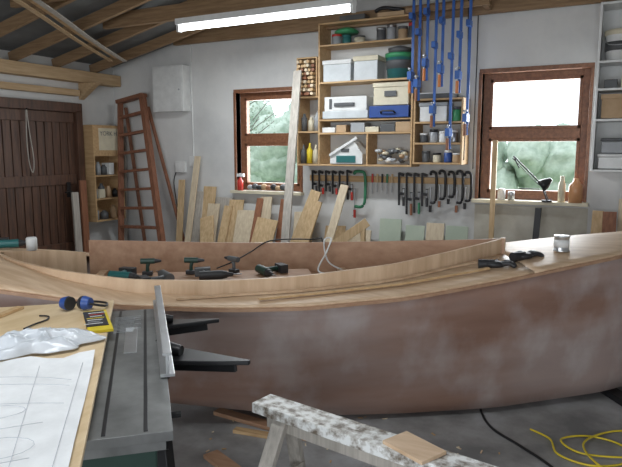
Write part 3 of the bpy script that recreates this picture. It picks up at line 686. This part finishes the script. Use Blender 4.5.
for i,x in enumerate((-2.57,-2.51,-2.45,-2.39,-2.33)):
    hg.cyl((x,YB-.065,1.43),(x,YB-.065,1.33),.012,[red,pineZ,blackp,tgreen,pineZ][i],n=8); hg.beam((x,YB-.065,1.33),(x,YB-.065,1.20+.02*(i%3)),.012,.004,steel,side=(1,0,0))
hg.build("chisel_set")
for i,(x,h_) in enumerate(((-2.24,.34),(-2.15,.44),(-2.06,.42),(-1.97,.34))): fclamp(x,1.42,h_,.02,[blackp,mahog,tgreen][i%3],.06)
for i,x in enumerate((-1.87,-1.77,-1.67,-1.58,-1.49)): gclamp(x,1.43+.01*(i%2),.42-.05*(i%3),.062,black,.015,[None,mahog][i%2])

# ---------------------------------------------------------------- leaning boards
def lean(xb,xt,zt,w_,th,m_,yb=6.25,yt=6.52,name="leaning_board"):
    m=MB(); m.beam((xb,yb,.0+th*.3),(xt,yt,zt),w_,th,m_,side=(1,0,0)); m.build(name,bevel=.002)
L=[(-5.30,-5.34,1.30,.10,.02,pineZ,6.3,6.50),(-5.12,-5.06,1.62,.09,.025,pineY2,6.2,6.50),(-5.02,-5.04,1.15,.14,.02,greyw,6.25,6.5),(-4.90,-4.88,1.22,.20,.018,pineZ,6.28,6.52),
(-4.74,-4.77,1.0,.18,.02,pineY2,6.15,6.45),(-4.56,-4.54,.98,.12,.02,pineZ,6.1,6.45),(-4.68,-4.66,1.08,.26,.018,greyw,6.3,6.54),(-4.42,-4.44,1.06,.22,.018,pineZ,6.2,6.5),
(-4.20,-4.22,.94,.28,.018,pineY2,6.08,6.4),(-4.05,-4.03,1.10,.09,.02,mahog,6.05,6.42),(-3.92,-3.95,1.12,.16,.018,pineY2,6.2,6.44),(-3.75,-3.70,1.10,.08,.02,mahog,6.22,6.44),
(-3.95,-3.85,.86,.30,.02,pineZ,6.0,6.3),(-3.58,-3.22,1.22,.14,.025,pineZ,6.0,6.38),(-3.40,-3.18,1.10,.12,.025,pineZ,5.95,6.34),(-3.38,-3.45,.95,.26,.018,pineY2,6.22,6.50),
(-3.10,-2.86,1.30,.10,.02,pineY2,6.05,6.40),(-2.98,-3.02,.80,.26,.02,pineZ,6.2,6.5),(-4.55,-4.78,.84,.20,.02,pineZ,5.95,6.3),(-2.70,-2.74,.76,.34,.02,pineY2,6.25,6.52)]
for (xb,xt,zt,w_,th,m_,yb,yt) in L: lean(xb,xt,zt,w_,th,m_,yb,yt)
m=MB(); m.beam((-2.95,6.0,.55),(-2.45,6.1,.92),.10,.025,pineZ,side=(0,0,1)); m.beam((-2.92,6.03,0),(-2.92,6.03,.6),.05,.04,pineZ,side=(1,0,0)); m.beam((-2.5,6.1,0),(-2.5,6.1,.9),.05,.04,pineZ,side=(1,0,0)); m.build("timber_trestle",bevel=.003)
lean(-3.28,-3.37,2.60,.10,.03,greyw,5.62,6.20,"long_plank")
lean(-1.16,-1.18,1.80,.05,.03,pineZ,6.30,6.42)
m=MB()
for i,(x,w_,z) in enumerate(((-2.32,.26,.92),(-2.03,.22,.86),(-1.80,.20,.90),(-1.56,.24,.88))): m.beam((x,6.35,.005),(x,6.50,z),w_,.015,greenboard if i!=2 else pineY2,side=(1,0,0))
m.build("green_boards",bevel=.002)
m=MB(); m.tube(smooth([(-1.435,6.57,3.3),(-1.43,6.57,2.6),(-1.435,6.57,1.9),(-1.43,6.57,1.5)],5),.005,black); m.tube(smooth([(-1.47,6.26,3.3),(-1.45,6.26,2.4),(-1.46,6.26,1.6)],5),.005,black); m.build("hanging_cables")
for a in ((-.20,-.18,1.12,.10,.025,pineZ,6.1,6.4),(-.06,-.08,1.12,.12,.02,mahog,6.05,6.35),(.06,.05,1.24,.12,.02,pineY2,6.2,6.45),(.22,.2,1.0,.2,.02,plyin,6.1,6.4),(-.14,-.10,.86,.22,.02,pineZ,5.95,6.28),(.45,.46,1.3,.2,.02,pineY2,6.1,6.45)): lean(*a)
lean(-.75,-.73,1.12,.06,.025,black,6.2,6.44,"steel_bar")
m=MB(); pm=mat("raw_render_patch",(.44,.41,.34),(.62,.60,.53),scale=3,rough=.9,detail=9)
m.bb((-1.40,YB-.006,.5),(-.28,YB-.001,1.12),pm); m.build("render_patch")  # thin patch of bare render on the wall below the window

m=MB(); q=V((-.66,6.48,1.18))
m.cyl(q+V((0,0,0)),q+V((0,0,.02)),.05,black,n=20); m.beam(q+V((0,0,.02)),q+V((-.06,0,.18)),.014,.014,black); m.beam(q+V((.015,0,.02)),q+V((-.045,0,.18)),.008,.008,black)
m.beam(q+V((-.06,0,.18)),q+V((-.34,0,.46)),.014,.014,black); m.beam(q+V((-.08,0,.17)),q+V((-.35,0,.44)),.008,.008,black); m.beam(q+V((-.34,0,.46)),q+V((-.28,0,.34)),.012,.012,black)
m.lathe([(.065,-.05),(.052,0),(.032,.04),(.018,.07)],q+V((-.02,0,.19)),black,n=18,M=Euler((0,.9,0)).to_matrix().to_4x4()); m.build("anglepoise_lamp")
m=MB(); m.lathe([(.065,0),(.065,.17),(.03,.21),(.025,.24)],(-.40,6.54,1.181),plain("orange_bottle",(.60,.30,.14),rough=.3),n=18); m.build("solvent_bottle")
m=MB(); m.lathe([(.035,0),(.035,.17),(.02,.22),(.02,.26)],(-.53,6.55,1.181),cream,n=16); m.build("oil_bottle")
m=MB(); m.lathe([(.04,0),(.04,.1),(.03,.12)],(-1.12,6.56,1.181),white,n=16); m.lathe([(.035,0),(.035,.08),(.03,.09)],(-1.02,6.56,1.181),steel,n=16); m.build("sill_jars")
m=MB(); m.lathe([(.04,0),(.04,.12),(.015,.16),(.015,.19)],(-4.42,6.55,1.181),red,n=16); m.bb((-4.46,6.53,1.36),(-4.36,6.57,1.40),white); m.build("spray_bottle")
m=MB()
for i in range(9): lump(m,(-4.27+.07*i,6.56,1.225+.01*(i%2)),.04,random.choice([dgrey,card,blackp,mahog,grey]),n=8,L=5,sc=(1.3,.9,.8+.2*(i%2)))
m.build("sill_clutter")

# ---------------------------------------------------------------- fluorescent fixtures
tubem=mat("fluorescent_tube",(1,1,1),(1,1,1),emit=((.93,.97,1.0),9.0))
def fluor(name,x0,x1,y,z,en=55):
    m=MB(); m.bb((x0,y-.05,z+.04),(x1,y+.05,z+.10),white); m.bb((x0,y-.03,z-.03),(x0+.03,y+.03,z+.04),white); m.bb((x1-.03,y-.03,z-.03),(x1,y+.03,z+.04),white)
    m.cyl((x0+.03,y,z),(x1-.03,y,z),.022,tubem,n=16); m.build(name)
    l=bpy.data.lights.new(name+"_light",'AREA'); l.shape='RECTANGLE'; l.size=x1-x0-.1; l.size_y=.10; l.energy=en; l.color=(.92,.97,1)
    lo=bpy.data.objects.new(name+"_light",l); scene.collection.objects.link(lo); lo.location=((x0+x1)/2,y,z-.04)
fluor("added_fluorescent",-4.28,-2.25,5.22,2.97,46)
fluor("added_fluorescent",-2.6,-.6,1.2,3.0,34)  # unseen second fixture, added over the camera for extra light
def area(name,loc,rot,sx,sy,en,col):
    l=bpy.data.lights.new(name,'AREA'); l.shape='RECTANGLE'; l.size=sx; l.size_y=sy; l.energy=en; l.color=col
    o=bpy.data.objects.new(name,l); scene.collection.objects.link(o); o.location=loc; o.rotation_euler=rot
area("doorway_fill",(-.9,YF-.1,1.3),(math.radians(82),0,0),5,2.2,112,(.93,.965,1.0))  # added fill light for the hull, placed at an unseen doorway
area("window_daylight_1",(-4.02,YB+.35,1.85),(math.radians(-90),0,0),.9,1.2,38,(.90,.96,1.0))
area("window_daylight_2",(-.85,YB+.35,1.85),(math.radians(-90),0,0),1.0,1.3,58,(.90,.96,1.0))
wd=bpy.data.worlds.new("overcast_sky"); scene.world=wd; wd.use_nodes=True
bgN=wd.node_tree.nodes["Background"]; bgN.inputs[0].default_value=(.86,.93,1.0,1); bgN.inputs[1].default_value=2.0
